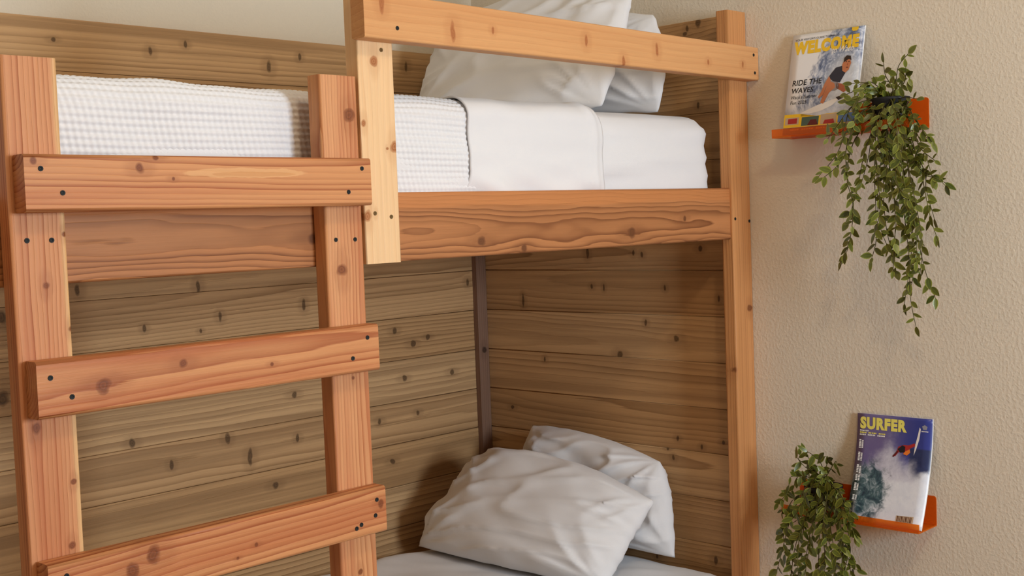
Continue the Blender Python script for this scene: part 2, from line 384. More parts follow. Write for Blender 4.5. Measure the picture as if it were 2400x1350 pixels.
# long side board, guard post, guard rail
SBL = 2.17
c = (-.0885-SBL/2, -D+T2/2, 1.3932+.07)
kn = knots_px([(1228, 582, .010, 1.0), (1605, 512, .007, 1.0), (1480, 545, .016, .8), (1130, 565, .014, .7), (735, 560, .014, .8)], -D, c, False)
m = wood('side_board_wood', lin(190, 128, 80), lin(124, 74, 42), lin(100, 60, 34), ring=.0075, pith=(-.012, -.030), tilt=(.012, .010), warp=.020, knots=kn, contrast=1.15, streak=.40, seed=21, rough=.5,
         wfreq=(2.4, 9, 9), band=(.036, .022, lin(196, 128, 76)))
side = lumber('side_board', SBL, .14, T2, (1, 0, 0), (0, -1, 0), c, m, bed, bev=.004)
PX = -1.3095
c = (PX-W4/2, -D-T2/2, (1.3932+1.93)/2)
kn = knots_px([(876, 143, .010, .9), (852, 288, .007, .9), (924, 345, .011, 1.0), (862, 505, .010, 1.0), (908, 348, .003, 1.2), (880, 500, .004, 1)], yR, c, True)
m = wood('pale_pine_wood', lin(238, 198, 150), lin(216, 160, 108), lin(150, 78, 30), ring=.012, pith=(.09, -.05), tilt=(.01, .01), warp=.012, knots=kn, contrast=.40, streak=.3, streakc=lin(232, 178, 116), seed=31, rough=.45)
gp = lumber('guard_post', 1.93-1.3932, W4, T2, (0, 0, 1), (0, -1, 0), c, m, bed, bev=.0025)
gp['label'] = 'pale knotty pine guard post'
screws(gp, [(893, 117), (879, 500), (917, 508)], yR, SCREWB)
# guard rail runs from the guard post to the wall-side post, whose face lies a little further back
E_ = .0084; gx0 = -1.4105; gx1 = -.003
ya, yb_ = -(D+T2), -(D+E_)
dirv = Vector((gx1-gx0, yb_-ya, 0)); GL = dirv.length
mid = Vector(((gx0+gx1)/2, (ya+yb_)/2, 1.824+W4/2)); nrm = Vector((dirv.y, -dirv.x, 0)).normalized()
if nrm.y > 0: nrm = -nrm
gfr = frame(dirv, nrm, mid+nrm*(T2/2))
def guard_knots(px):
    out = []
    for (u, v, R, st) in px:
        d = (hit(u, v, 1, -1.12)-CAM); p0 = mid+nrm*T2; t_ = (p0-CAM).dot(nrm)/d.dot(nrm); p = gfr.inverted() @ (CAM+d*t_); out.append((p.x, p.y, R, st))
    return out
kn = guard_knots([(1374, 95, .006, 2.6), (1540, 118, .006, 2.8), (1062, 75, .007, 3.0), (1462, 145, .006, 2.6), (1660, 145, .005, 1.6), (894, 8, .006, 3.0), (1741, 152, .005, 1.8), (1155, 70, .004, 2.0)])
m = wood('guard_rail_wood', lin(216, 160, 106), lin(194, 130, 80), lin(160, 92, 52), ring=.014, pith=(.12, -.04), tilt=(.006, .006), warp=.012, knots=kn, contrast=.42, streak=.35, streakc=lin(202, 140, 88), seed=41, rough=.42)
gr = bm_obj('guard_rail', box_bm(GL, W4, T2, .004, 3), m, bed, gfr)
for (u, v) in ((1766, 129), (1769, 171), (931, 66)):
    d = hit(u, v, 1, -1.12)-CAM; t_ = (mid+nrm*T2-CAM).dot(nrm)/d.dot(nrm)
    link(bpy.data.objects.new('screw', SCREW), gr, frame(dirv, nrm, CAM+d*t_))
# wall-side front post
c = (-W4/2-.0005, -D-E_+T2/2, 2.013/2)
kn = knots_px([(1757, 722, .009, 1.4), (1722, 868, .012, .8)], -D-E_, c, True)
m = wood('corner_post_wood', lin(204, 144, 90), lin(162, 100, 54), lin(104, 54, 28), ring=.0075, pith=(.06, -.03), tilt=(.008, .006), warp=.008, knots=kn, contrast=.5, streak=.35, seed=51, rough=.5)
post = lumber('corner_post', 2.013, W4, T2, (0, 0, 1), (0, -1, 0), c, m, bed, bev=.004)
screws(post, [(1723, 513), (1756, 518)], -D-E_)
# remaining frame: foot posts, rear boards, lower side board, slats
m2 = wood('frame_wood', lin(210, 140, 86), lin(172, 100, 56), lin(110, 60, 32), ring=.008, pith=(.06, -.04), contrast=.55, seed=61)
lumber('foot_post', 1.75, W4, T2, (0, 0, 1), (0, -1, 0), (-2.305, -D+T2/2, .875), m2, bed)
lumber('foot_post', 1.75, W4, T2, (0, 0, 1), (0, -1, 0), (-2.305, -.0215-T2/2, .875), m2, bed)
for (z0, h) in ((1.3932, .14), (.20, .14)):
    lumber('rear_board', 2.17, h, T2, (1, 0, 0), (0, -1, 0), (-.09-2.17/2, -.0215-T2/2, z0+h/2), m2, bed)
    lumber('foot_board', D-.06-T2, h, T2, (0, 1, 0), (-1, 0, 0), (-2.24, -(D-.0215)/2-.012, z0+h/2), m2, bed)
    if z0 < 1: lumber('side_board', SBL, h, T2, (1, 0, 0), (0, -1, 0), (-.0885-SBL/2, -D+T2/2, z0+h/2), m2, bed)
    lumber('ledger', 2.12, .038, .038, (1, 0, 0), (0, -1, 0), (-1.16, -D+T2+.019, z0+.04), m2, bed, bev=.002)
    lumber('ledger', 2.12, .038, .038, (1, 0, 0), (0, -1, 0), (-1.16, -.0215-T2-.019, z0+.04), m2, bed, bev=.002)
    for k in range(10):
        lumber('slat', D-.0215-2*T2-.012, .089, .019, (0, 1, 0), (0, 0, 1), (-.16-k*.222, -(D-T2+.0215+T2)/2, z0+.059+.0095), m2, bed, bev=.002)

# ------------------------------------------------------------------ bedding
def nz(x, y, z=0.0): return mnoise.noise(Vector((x, y, z)))
def soft_box(name, b0, b1, rad, res, disp, mat, parent=None, bulge=.012):
    """rounded, padded box from corner b0 to b1 with rounding radius rad; disp(p, n) pushes the surface"""
    b0, b1 = Vector(b0), Vector(b1); c = (b0+b1)/2; h = (b1-b0)/2
    n = [max(4, int(2*h[i]/res)) for i in range(3)]
    verts = {}; vl = []; fl = []
    def vid(i, j, k):
        key = (i, j, k)
        if key not in verts:
            p = Vector((h.x*(2*i/n[0]-1), h.y*(2*j/n[1]-1), h.z*(2*k/n[2]-1)))
            q = Vector([max(-(h[a]-rad), min(h[a]-rad, p[a])) for a in range(3)]); d = p-q
            nn = d.normalized() if d.length > 1e-9 else Vector((0, 0, 1))
            # remap the flattened corner onto a round one
            s = max(abs(d.x), abs(d.y), abs(d.z)); pt = q+nn*s if d.length > 1e-9 else p
            bl = bulge*(1-(pt.z/h.z)**2)*(abs(nn.z) < .9)
            pt = pt+Vector((nn.x, nn.y, 0))*bl+c
            verts[key] = len(vl); vl.append(pt+nn*disp(pt, nn))
        return verts[key]
    for a in range(3):
        b_, c_ = (a+1) % 3, (a+2) % 3
        for side in (0, n[a]):
            for i in range(n[b_]):
                for j in range(n[c_]):
                    def idx(p, q):
                        t = [0, 0, 0]; t[a] = side; t[b_] = p; t[c_] = q; return vid(*t)
                    f = [idx(i, j), idx(i+1, j), idx(i+1, j+1), idx(i, j+1)]
                    fl.append(tuple(f if side else f[::-1]))
    return mesh_obj(name, vl, fl, mat, parent, None, True)

MT = 1.733                                    # top of the upper mattress
def d_upper(p, n):
    r = .0
    if n.y < -.4:
        r += .011*nz(p.x*2.2, p.z*24, 1)+.006*nz(p.x*5, p.z*55, 4)
        r += -.006*math.exp(-((p.z-1.655-.01*nz(p.x*4, 3))/.008)**2)
    r += .004*nz(p.x*6, p.y*6, p.z*9)
    return r
um = tag(soft_box('mattress', (-2.19, -1.004, 1.4715), (-.092, -.085, MT), .055, .016, d_upper, M_WHITE), 'thick mattress in white fitted sheet on the upper bunk', 'mattress')
def d_lower(p, n):
    r = .004*nz(p.x*6, p.y*6, p.z*6)
    if n.z > .5:
        r += .010*nz(p.x*4+3, p.y*5, 2)+.006*nz(p.x*16+p.y*9, p.y*5-p.x*3, 7)
        r += .018*math.exp(-((p.x+.56)/.10)**2-((p.y+.09)/.09)**2)
        r += .012*math.exp(-((p.x+.95)/.18)**2-((p.y+.12)/.10)**2)
    return r
lm = tag(soft_box('mattress', (-2.19, -1.008, .2785), (-.05, -.075, .452), .05, .016, d_lower, M_WHITE), 'mattress under a rumpled white sheet on the lower bunk', 'mattress')

def drape(name, x0, x1, off, mat, dx, ds_front, disp, zbot, solid=0.0, edge=None):
    """cloth laid over the upper mattress: hangs over the front side and crosses the top"""
    R = .05; yf = -1.004-.010-off; zt = MT+off; yb = -.10
    path = []; s = 0.0
    L1 = (zt-R)-zbot; n1 = max(4, int(L1/ds_front))
    for i in range(n1): path.append((yf, zbot+L1*i/n1, -1.0, 0.0))
    na = max(6, int(R*1.57/ds_front))
    for i in range(na):
        a = math.pi/2*i/na; path.append((yf+R-R*math.cos(a), zt-R+R*math.sin(a), -math.cos(a), math.sin(a)))
    L2 = .16; n2 = int(L2/(ds_front*1.5))
    for i in range(n2): path.append((yf+R+L2*i/n2, zt, 0.0, 1.0))
    n3 = 24
    for i in range(n3+1): path.append((yf+R+L2+(yb-yf-R-L2)*i/n3, zt, 0.0, 1.0))
    ss = [0.0]
    for i in range(1, len(path)): ss.append(ss[-1]+math.hypot(path[i][0]-path[i-1][0], path[i][1]-path[i-1][1]))
    nx = int((x1-x0)/dx); vl = []; fl = []
    for i in range(nx+1):
        for j, (y, z, ny, nzv) in enumerate(path):
            f = i/nx
            ex0, ex1 = edge(ss[j]) if edge else (0.0, 0.0)
            x = (x0+ex0)*(1-f)+(x1+ex1)*f
            d = disp(x, ss[j], z, f); vl.append((x, y+ny*d, z+nzv*d))
    m_ = len(path)
    for i in range(nx):
        for j in range(m_-1): a = i*m_+j; fl.append((a, a+m_, a+m_+1, a+1))
    o = mesh_obj(name, vl, fl, mat, None, None, True)
    if solid:
        md = o.modifiers.new('thickness', 'SOLIDIFY'); md.thickness = solid; md.offset = -1
    return o
P_ = .0125
def d_waffle(x, s, z, f):
    xx = x+.18*s+.004*nz(x*6, s*6); s2 = s+.006*nz(x*3, s*4, 8)+.035*x*.3
    a = abs(math.sin(math.pi*xx/P_)); b = abs(math.sin(math.pi*s2/P_))
    cell = (1-a**1.6)*.55+(1-b**1.6)*.75
    return .0038*min(1.0, cell)+.006*nz(x*4, s*7, 2)+.004*nz(x*9, s*22, 5)
bl = tag(drape('waffle_blanket', -2.17, -1.00, .004, M_WAFFLE, .0021, .0021, d_waffle, 1.505), 'white waffle-weave blanket laid over the upper mattress', 'blanket')
def d_sheet(x, s, z, f):
    r = .006*nz(x*4, s*7, 2)+.004*nz(x*9, s*22, 5)+.003*nz(x*5, s*6, 12)
    low = max(0, .09-s)/.09
    r += .020*low*nz(x*9, s*9, 6)+.007*low*math.sin(x*34+s*70)
    e0, e1 = f, 1-f
    r += .003*math.exp(-e0/.03)+.006*math.exp(-((e1-.07)/.03)**2)
    return r
def e_sheet(s): return (.005*nz(s*12, 1.5)-.018*max(0, .07-s)/.07, .012*nz(s*7, 6)-.04*max(0, s-.18)/.1*(s < .30)-.05*(s >= .30))
fs_ = tag(drape('folded_sheet', -1.035, -.575, .0118, M_WHITE, .006, .006, d_sheet, 1.507, .004, e_sheet), 'plain white sheet cuff folded back over the waffle blanket', 'sheet')

def pillow(name, C, thick, label, seed=0, nu=72, nv=56, wr=1.0, group=None, pinch=.05, power=2.2):
    """C: 3x3 points (rows v = bottom, middle, top; columns u = left, middle, right) of the pillow's middle surface"""
    C = [[Vector(p) for p in row] for row in C]
    lag = lambda t: (.5*t*(t-1), 1-t*t, .5*t*(t+1))
    def S(u, v):
        a, b = lag(u), lag(v); p = Vector((0, 0, 0))
        for j in range(3):
            for i in range(3): p += C[j][i]*(a[i]*b[j])
        return p
    def Nrm(u, v):
        e = 1e-3; n = (S(u+e, v)-S(u-e, v)).cross(S(u, v+e)-S(u, v-e)); return n.normalized()
    vl = []; fl = []; idx = {}
    def wrinkle(u, v, sd):
        r = 0.0
        for k, (cu, cv) in enumerate(((-1, -1), (1, -1), (-1, 1), (1, 1))):
            du, dv = u-cu, v-cv; d = math.hypot(du*1.3, dv); an = math.atan2(dv, du*1.3)
            f = nz(an*2.8+k*9+sd, d*.5, sd); f = (1-abs(f)*2.2)
            r += .012*max(0, f)**2*math.exp(-((d-.62)/.42)**2)
        r += .014*nz(u*1.5+sd, v*1.5, sd)+.005*nz(u*2.6+v*1.8, v*2.2-sd, sd+4)
        q = nz(u*1.5-v*2.6+sd*2, (u+v)*.9, sd+2); r += .010*(max(0, 1-abs(q)*3.2)**2)
        return r*wr
    for sgn in (1, -1):
        for j in range(nv+1):
            for i in range(nu+1):
                u0 = 2*i/nu-1; v0 = 2*j/nv-1
                u = math.sin(u0*math.pi/2)*.35+u0*.65; v = math.sin(v0*math.pi/2)*.35+v0*.65
                edge = i in (0, nu) or j in (0, nv)
                if edge and sgn == -1: idx[(sgn, i, j)] = idx[(1, i, j)]; continue
                up = u*(1-pinch*(1-v*v)*abs(u)**2); vp = v*(1-pinch*(1-u*u)*abs(v)**2)
                up += .012*nz(v*5+seed, 3, seed)*abs(u)**6; vp += .016*nz(u*5+seed, 7, seed)*abs(v)**6
                h = (max(0, 1-abs(u)**power)*max(0, 1-abs(v)**power))**.55
                wgt = min(1.0, h*1.8)
                d = thick*h+(wrinkle(u, v, seed+(0 if sgn > 0 else 20)))*wgt
                idx[(sgn, i, j)] = len(vl); vl.append(S(up, vp)+Nrm(up, vp)*(sgn*d))
        for j in range(nv):
            for i in range(nu):
                f = [idx[(sgn, i, j)], idx[(sgn, i+1, j)], idx[(sgn, i+1, j+1)], idx[(sgn, i, j+1)]]
                fl.append(tuple(f if sgn > 0 else f[::-1]))
    o = mesh_obj(name, vl, fl, M_WHITE, None, None, True)
    return tag(o, label, 'pillow', group)
H = lambda u, v, x: hit(u, v, 0, x)
# upper bunk
pillow('pillow', [[(-.165, -.20, 1.765), (-.150, -.53, 1.765), (-.130, -.860, 1.755)],
                  [(-.115, -.17, 1.93), (-.115, -.52, 1.93), (-.108, -.885, 1.90)],
                  [(-.085, -.20, 2.07), (-.08, -.50, 2.085), (-.085, -.820, 2.035)]], .058, 'white pillow on the upper bunk wedged between another pillow and the plank wall', 3, pinch=.03)
pillow('pillow', [[(-.44, -.185, 1.765), (-.42, -.52, 1.752), (-.375, -.860, 1.762)],
                  [(-.355, -.150, 1.905), (-.315, -.50, 1.95), (-.285, -.870, 1.93)],
                  [(-.275, -.125, 2.005), (-.215, -.40, 2.130), (-.200, -.848, 2.105)]], .070, 'white pillow on the upper bunk leaning over another pillow behind the guard rail', 8, pinch=.02, power=2.6)
# lower bunk
pillow('pillow', [[(-.120, -.26, .490), (-.115, -.54, .480), (-.100, -.850, .478)],
                  [(-.105, -.25, .65), (-.105, -.55, .66), (-.10, -.850, .64)],
                  [(-.090, -.295, .812), (-.085, -.53, .810), (-.090, -.80, .750)]], .062, 'white pillow standing against the plank wall on the lower bunk', 14, pinch=.03, wr=1.3, power=3.0)
pillow('pillow', [[(-.430, -.110, .466), (-.450, -.48, .468), (-.390, -.83, .458)],
                  [(-.34, -.150, .590), (-.345, -.50, .610), (-.315, -.865, .562)],
                  [(-.235, -.215, .735), (-.225, -.53, .757), (-.235, -.885, .675)]], .090, 'slumped white pillow lying in front of the upright one on the lower bunk', 27, pinch=.03, wr=1.2, power=3.4)

# ------------------------------------------------------------------ orange acrylic wall shelves
SY0, SY1 = -1.594, -1.207
def shelf(z, label):
    e = tag(empty('wall_shelf', (0, (SY0+SY1)/2, z)), label, 'shelf')
    t = .0035
    slab('shelf_base', -.1005, -.0005, SY0, SY1, z, z+t, M_ORANGE, e, .0008)
    slab('front_lip', -.1005, -.1005+t, SY0, SY1, z+t, z+.023, M_ORANGE, e, .0008)
    # back plate against the wall with two rounded upper corners
    pts = []; r = .007; y0, y1, z0, z1 = SY0, SY1, z+t, z+.076
    pts += [(y0, z0), (y1, z0)]
    for k in range(5): a = k/4*math.pi/2; pts.append((y1-r+r*math.cos(a), z1-r+r*math.sin(a)))
    for k in range(5): a = math.pi/2+k/4*math.pi/2; pts.append((y0+r+r*math.cos(a), z1-r+r*math.sin(a)))
    n = len(pts)
    vl = [(-t-.0005, p[0], p[1]) for p in pts]+[(-.0005, p[0], p[1]) for p in pts]
    fl = [tuple(range(n-1, -1, -1)), tuple(range(n, 2*n))]+[(i, (i+1) % n, (i+1) % n+n, i+n) for i in range(n)]
    mesh_obj('back_plate', vl, fl, M_ORANGE, e)
    for yy in (SY1-.018, SY0+.19):
        link(bpy.data.objects.new('screw', SCREW), e, frame((0, -1, 0), (-1, 0, 0), (-t-.0005, yy, z+.055)))
    return e
shelf(1.656, 'translucent orange acrylic wall shelf holding the yellow-titled visitor magazine')
shelf(.660, 'translucent orange acrylic wall shelf holding the blue surf magazine')

# ------------------------------------------------------------------ magazines
def flat(name, col, rough=.35):
    t = NT(name); n = t.noise(t.mapv(t.obj(), (300,)*3), 1.0, 1.0)
    return t.finish(t.mix(t.m('MULTIPLY', n, .1), col, tuple(c*.85 for c in col[:3])+(1,)), rough, .4)
INK = {k: flat('print_'+k, lin(*v)) for k, v in dict(yellow=(242, 196, 44), paleyellow=(238, 226, 110), white=(240, 238, 236), black=(30, 28, 34), skin=(196, 122, 82), skin2=(168, 92, 60),
       hair=(52, 34, 28), shirt=(48, 46, 58), shorts=(150, 140, 138), board=(236, 230, 224), red=(172, 44, 42), brown=(92, 48, 24), grey=(150, 150, 160), green=(74, 96, 84), blue=(96, 130, 180), orange=(236, 128, 48), tan=(196, 170, 140), darkred=(96, 26, 30)).items()}
class Mag:
    def __init__(self, name, label, yL, Wd, zb, xt, xb, H_, power, cover):
        self.yL, self.W, self.zb, self.xt, self.xb, self.Hz, self.pw = yL, Wd, zb, xt, xb, H_, power
        nu, nv = 8, 24; vl = []; fl = []; th = .0045
        for s_ in (0, 1):
            for j in range(nv+1):
                for i in range(nu+1): vl.append(self.P(Wd*i/nu, j/nv, -th*s_))
        N = (nu+1)*(nv+1)
        for j in range(nv):
            for i in range(nu):
                a = j*(nu+1)+i; f = (a, a+1, a+nu+2, a+nu+1); fl.append(f); fl.append(tuple(q+N for q in f[::-1]))
        per = [i for i in range(nu)]+[j*(nu+1)+nu for j in range(nv)]+[nv*(nu+1)+i for i in range(nu, 0, -1)]+[j*(nu+1) for j in range(nv, 0, -1)]
        for k in range(len(per)): a, b = per[k], per[(k+1) % len(per)]; fl.append((a, a+N, b+N, b))
        org = Vector((xb, yL-Wd/2, zb)); self.world = Matrix.Translation(org); self.org = org
        self.o = mesh_obj(name, [Vector(p)-org for p in vl], fl, cover, None, self.world, True)
        # page edges in paper white
        self.o.data.materials.append(INK['white'])
        for p in self.o.data.polygons[2*nu*nv:]: p.material_index = 1; p.use_smooth = False
        uv = self.o.data.uv_layers.new(name='cover')
        for lp in self.o.data.loops:
            k = lp.vertex_index % N; uv.data[lp.index].uv = ((k % (nu+1))/nu, (k//(nu+1))/nv)
        tag(self.o, label, 'magazine')
    def P(self, s, t, d):
        """s metres from the left edge, t = 0..1 up the cover, d = height above the cover"""
        x = self.xt+(self.xb-self.xt)*(1-t)**self.pw
        dx = -(self.xb-self.xt)*self.pw*max(1e-6, 1-t)**(self.pw-1)
        n = Vector((-self.Hz, 0, dx)).normalized()
        return Vector((x, self.yL-s, self.zb+self.Hz*t))+n*d
    def poly(self, name, pts, ink, d=.0003, sub=True):
        bm = bmesh.new(); vs_ = [bm.verts.new((p[0], p[1], 0)) for p in pts]; f = bm.faces.new(vs_)
        bmesh.ops.triangulate(bm, faces=[f])
        if sub: bmesh.ops.subdivide_edges(bm, edges=bm.edges[:], cuts=2, use_grid_fill=True)
        for v in bm.verts: v.co = self.P(v.co.x*self.W, v.co.y, d)-self.org
        bmesh.ops.recalc_face_normals(bm, faces=bm.faces)
        return bm_obj(name, bm, INK[ink], self.o, self.world)
    def fineprint(self, x, y, w, h, ink, n, upright=False):
        """print too small to read in the photograph: a row of little strokes in one mesh"""
        r = random.Random(int(x*1000+y*7000)); bm = bmesh.new()
        for k in range(n):
            if n > 8 and k % 6 == 4: continue
            f0, f1 = k/n, (k+r.uniform(.62, .88))/n; q0 = r.uniform(0, .15)
            c = [(x+w*q0, y+h*f0), (x+w, y+h*f0), (x+w, y+h*f1), (x+w*q0, y+h*f1)] if upright else [(x+w*f0, y+h*q0), (x+w*f1, y+h*q0), (x+w*f1, y+h), (x+w*f0, y+h)]
            bm.faces.new([bm.verts.new(self.P(p[0]*self.W, p[1], .0006)-self.org) for p in c])
        return bm_obj('fine_print', bm, INK[ink], self.o, self.world)
    def text(self, name, body, x, y, w, h, ink, bold=0.0, shear=0.0, d=.0006, rot=0.0):
        """lettering: lower-left corner (x, y), fitted to w x h (fractions of the cover)"""
        cu = bpy.data.curves.new(name, 'FONT'); cu.body = body; cu.offset = bold; cu.space_character = 1.0+bold*2.2; cu.shear = shear; cu.resolution_u = 3
        ob = bpy.data.objects.new(name, cu); COL.objects.link(ob)
        dg = bpy.context.evaluated_depsgraph_get(); me = bpy.data.meshes.new_from_object(ob.evaluated_get(dg))
        bpy.data.objects.remove(ob, do_unlink=True)
        bm = bmesh.new(); bm.from_mesh(me); bpy.data.meshes.remove(me)
        xs = [v.co.x for v in bm.verts]; ys = [v.co.y for v in bm.verts]
        bmesh.ops.triangulate(bm, faces=bm.faces[:])
        for v in bm.verts:
            a = (v.co.x-min(xs))/(max(xs)-min(xs)); b = (v.co.y-min(ys))/(max(ys)-min(ys))
            if rot: a, b = 1-b, a
            v.co = self.P((x+a*w)*self.W, y+b*h, d)-self.org
        return bm_obj(name, bm, INK[ink], self.o, self.world)
def cover_wave(name, dark_top, stops, foam_scale, seed, green=None):
    t = NT(name); uv = t.n.new('ShaderNodeUVMap').outputs[0]; u, v, _ = t.sep(uv)
    return t, uv, u, v
# --- cover of the visitor guide: curling blue-grey wave, pale sky at the left
t, uv, u, v = cover_wave('visitor_guide_cover', 0, 0, 0, 0)
cx_, cy_ = t.m('SUBTRACT', u, .80), t.m('SUBTRACT', v, .47)
rad = t.m('SQRT', t.m('ADD', t.m('MULTIPLY', cx_, cx_), t.m('MULTIPLY', cy_, cy_)))
ang = t.m('ARCTAN2', cy_, cx_)
nn = t.noise(t.comb(t.m('MULTIPLY', rad, 9), t.m('MULTIPLY', ang, 2.2), 0), 2.0, 5.0, .65, .6)
water = t.ramp(nn, [(.28, lin(58, 68, 100)), (.45, lin(120, 132, 160)), (.58, lin(188, 194, 208)), (.72, lin(236, 236, 238))])
inner = t.smooth(t.m('ADD', rad, t.m('MULTIPLY', nn, .15)), .42, .22)
water = t.mix(t.m('MULTIPLY', inner, .75), water, lin(224, 226, 230))
sky = t.smooth(t.m('ADD', t.m('ADD', t.m('MULTIPLY', u, -1.0), t.m('MULTIPLY', v, .55)), t.m('MULTIPLY', nn, .35)), .10, .22)
col = t.mix(sky, water, lin(238, 236, 236))
col = t.mix(t.smooth(v, .30, .20), col, t.mix(nn, lin(150, 154, 170), lin(238, 236, 236)))
M_COV1 = t.finish(col, .3, .45)
mg1 = Mag('magazine', 'white and grey visitor magazine with surfer and deep yellow title standing in an orange shelf', -1.227, .207, 1.6625, -.012, -.080, .266, 1.0, M_COV1)
a = mg1
a.text('title_lettering', 'WELCOME', .03, .795, .91, .135, 'yellow', .07)
a.text('tagline_lettering', "YOUR VISITOR'S GUIDE TO WACO", .04, .935, .62, .020, 'black')
a.text('script_lettering', 'to Waco', .58, .768, .30, .060, 'white', 0, .4, .0008)
a.text('headline_lettering', 'RIDE THE', .065, .485, .42, .055, 'black', .014, .12)
a.text('headline_lettering', 'WAVES', .065, .410, .31, .052, 'black', .014, .12)
a.text('subhead_lettering', "Waco's Summer", .065, .352, .37, .036, 'black', 0, .12)
a.text('subhead_lettering', 'Fun 2025', .065, .300, .23, .034, 'black', 0, .12)
a.poly('corner_badge', [(.825, .972), (.845, .960), (.895, .960), (.915, .972), (.915, .998), (.825, .998)], 'yellow', .0004)
# surfer
a.poly('surfboard', [(.22, .205), (.36, .195), (.52, .215), (.66, .255), (.76, .320), (.66, .312), (.48, .278), (.32, .236)], 'board', .0004)
a.poly('surfer_leg', [(.66, .470), (.58, .500), (.53, .385), (.49, .290), (.535, .280), (.60, .380), (.68, .430)], 'skin', .0006)
a.poly('surfer_leg', [(.68, .475), (.82, .445), (.86, .400), (.80, .370), (.74, .400), (.69, .420)], 'skin2', .0005)
a.poly('surfer_shorts', [(.54, .500), (.70, .490), (.74, .420), (.68, .395), (.58, .405), (.53, .430)], 'shorts', .0005)
a.poly('surfer_shirt', [(.57, .535), (.66, .620), (.76, .632), (.80, .560), (.735, .470), (.64, .490)], 'shirt', .0008)
a.poly('surfer_arm', [(.58, .545), (.53, .480), (.49, .400), (.455, .355), (.465, .335), (.52, .365), (.55, .440), (.61, .500)], 'skin', .0010)
a.poly('surfer_head', [(.755, .580), (.745, .640), (.77, .695), (.84, .700), (.865, .650), (.84, .585), (.80, .560)], 'skin', .0010)
a.poly('surfer_hair', [(.76, .660), (.765, .705), (.80, .728), (.85, .718), (.865, .675), (.83, .690)], 'hair', .0012)
a.poly('surfer_feet', [(.70, .330), (.78, .345), (.82, .325), (.74, .300)], 'hair', .0007)
a.poly('surfer_face', [(.792, .668), (.806, .671), (.806, .662), (.792, .660)], 'hair', .0013, False); a.poly('surfer_face', [(.826, .668), (.842, .668), (.842, .659), (.826, .660)], 'hair', .0013, False)
a.poly('surfer_face', [(.814, .650), (.824, .648), (.822, .628), (.810, .630)], 'skin2', .0013, False); a.poly('surfer_face', [(.800, .615), (.832, .613), (.828, .605), (.804, .606)], 'darkred', .0013, False)
# bottom strip of small pictures
a.poly('footer_band', [(0, .072), (.52, .072), (1, .078), (1, .178), (.60, .182), (.46, .168), (.24, .170), (.235, .200), (0, .205)], 'yellow', .0003)
a.poly('thumbnail', [(.02, .100), (.215, .100), (.215, .170), (.02, .170)], 'tan', .0005); a.poly('thumbnail', [(.06, .108), (.19, .108), (.19, .160), (.06, .160)], 'red', .0006)
a.poly('thumbnail', [(.255, .080), (.495, .080), (.495, .166), (.255, .166)], 'green', .0005); a.poly('thumbnail', [(.34, .082), (.49, .082), (.46, .135), (.38, .135)], 'darkred', .0006)
a.poly('thumbnail', [(.52, .080), (.74, .080), (.74, .176), (.52, .176)], 'tan', .0005); a.poly('thumbnail', [(.56, .082), (.72, .082), (.70, .125), (.58, .12)], 'red', .0006)
a.poly('thumbnail', [(.76, .082), (.99, .082), (.99, .172), (.76, .172)], 'blue', .0005)
a.poly('footer_strip', [(0, .0), (1, .0), (1, .070), (0, .070)], 'brown', .0003)
a.fineprint(.10, .040, .50, .014, 'tan', 15)
# --- cover of the surf magazine: spray, green wave face, violet sky
t, uv, u, v = cover_wave('surf_magazine_cover', 0, 0, 0, 0)
n1 = t.noise(t.mapv(uv, (3, 3.6, 1)), 1.0, 5.0, .62, .3); n2 = t.noise(t.mapv(uv, (9, 11, 1), (4, 1, 0)), 1.0, 4.0, .7, .8)
skyc = t.mix(t.smooth(t.m('ADD', u, t.m('MULTIPLY', n1, .3)), .45, .95), t.mix(n1, lin(96, 84, 140), lin(128, 116, 150)), lin(52, 62, 138))
sea = t.mix(n2, lin(22, 30, 66), lin(56, 68, 112))
col = t.mix(t.m('MULTIPLY', t.smooth(v, .72, .70), t.smooth(u, .70, .74)), skyc, sea)
mist = t.smooth(t.m('ADD', t.m('ADD', t.m('MULTIPLY', v, -1.2), t.m('MULTIPLY', n1, .75)), t.m('MULTIPLY', t.m('ABSOLUTE', t.m('SUBTRACT', u, .46)), -.75)), -.62, -.22)
col = t.mix(mist, col, t.mix(n2, lin(176, 172, 190), lin(236, 236, 242)))
foam = t.smooth(t.m('ADD', t.m('ADD', v, t.m('MULTIPLY', u, -.20)), t.m('MULTIPLY', t.m('SUBTRACT', n1, .5), .30)), .32, .24)
col = t.mix(t.m('MULTIPLY', foam, t.smooth(u, .30, .5)), col, t.mix(n2, lin(205, 208, 220), lin(244, 244, 246)))
gx, gy = t.m('MULTIPLY', t.m('SUBTRACT', u, .22), 2.6), t.m('MULTIPLY', t.m('SUBTRACT', v, .28), 2.6)
gd = t.m('ADD', t.m('SQRT', t.m('ADD', t.m('MULTIPLY', gx, gx), t.m('MULTIPLY', gy, gy))), t.m('MULTIPLY', t.m('SUBTRACT', n2, .5), .9))
gcol = t.ramp(n2, [(.3, lin(36, 48, 66)), (.48, lin(74, 100, 106)), (.62, lin(150, 164, 170)), (.75, lin(222, 224, 230))])
col = t.mix(t.smooth(gd, .85, .45), col, gcol)
M_COV2 = t.finish(col, .3, .45)
mg2 = Mag('magazine', 'blue and violet surf magazine with pale yellow title standing in an orange shelf', -1.388, .2045, .6655, -.010, -.086, .266, 1.7, M_COV2)
a = mg2
a.text('title_lettering', 'SURFER', .04, .850, .63, .120, 'paleyellow', .06)
a.fineprint(.04, .828, .12, .013, 'white', 6); a.fineprint(.04, .808, .35, .014, 'paleyellow', 15); a.fineprint(.04, .788, .37, .014, 'white', 17)
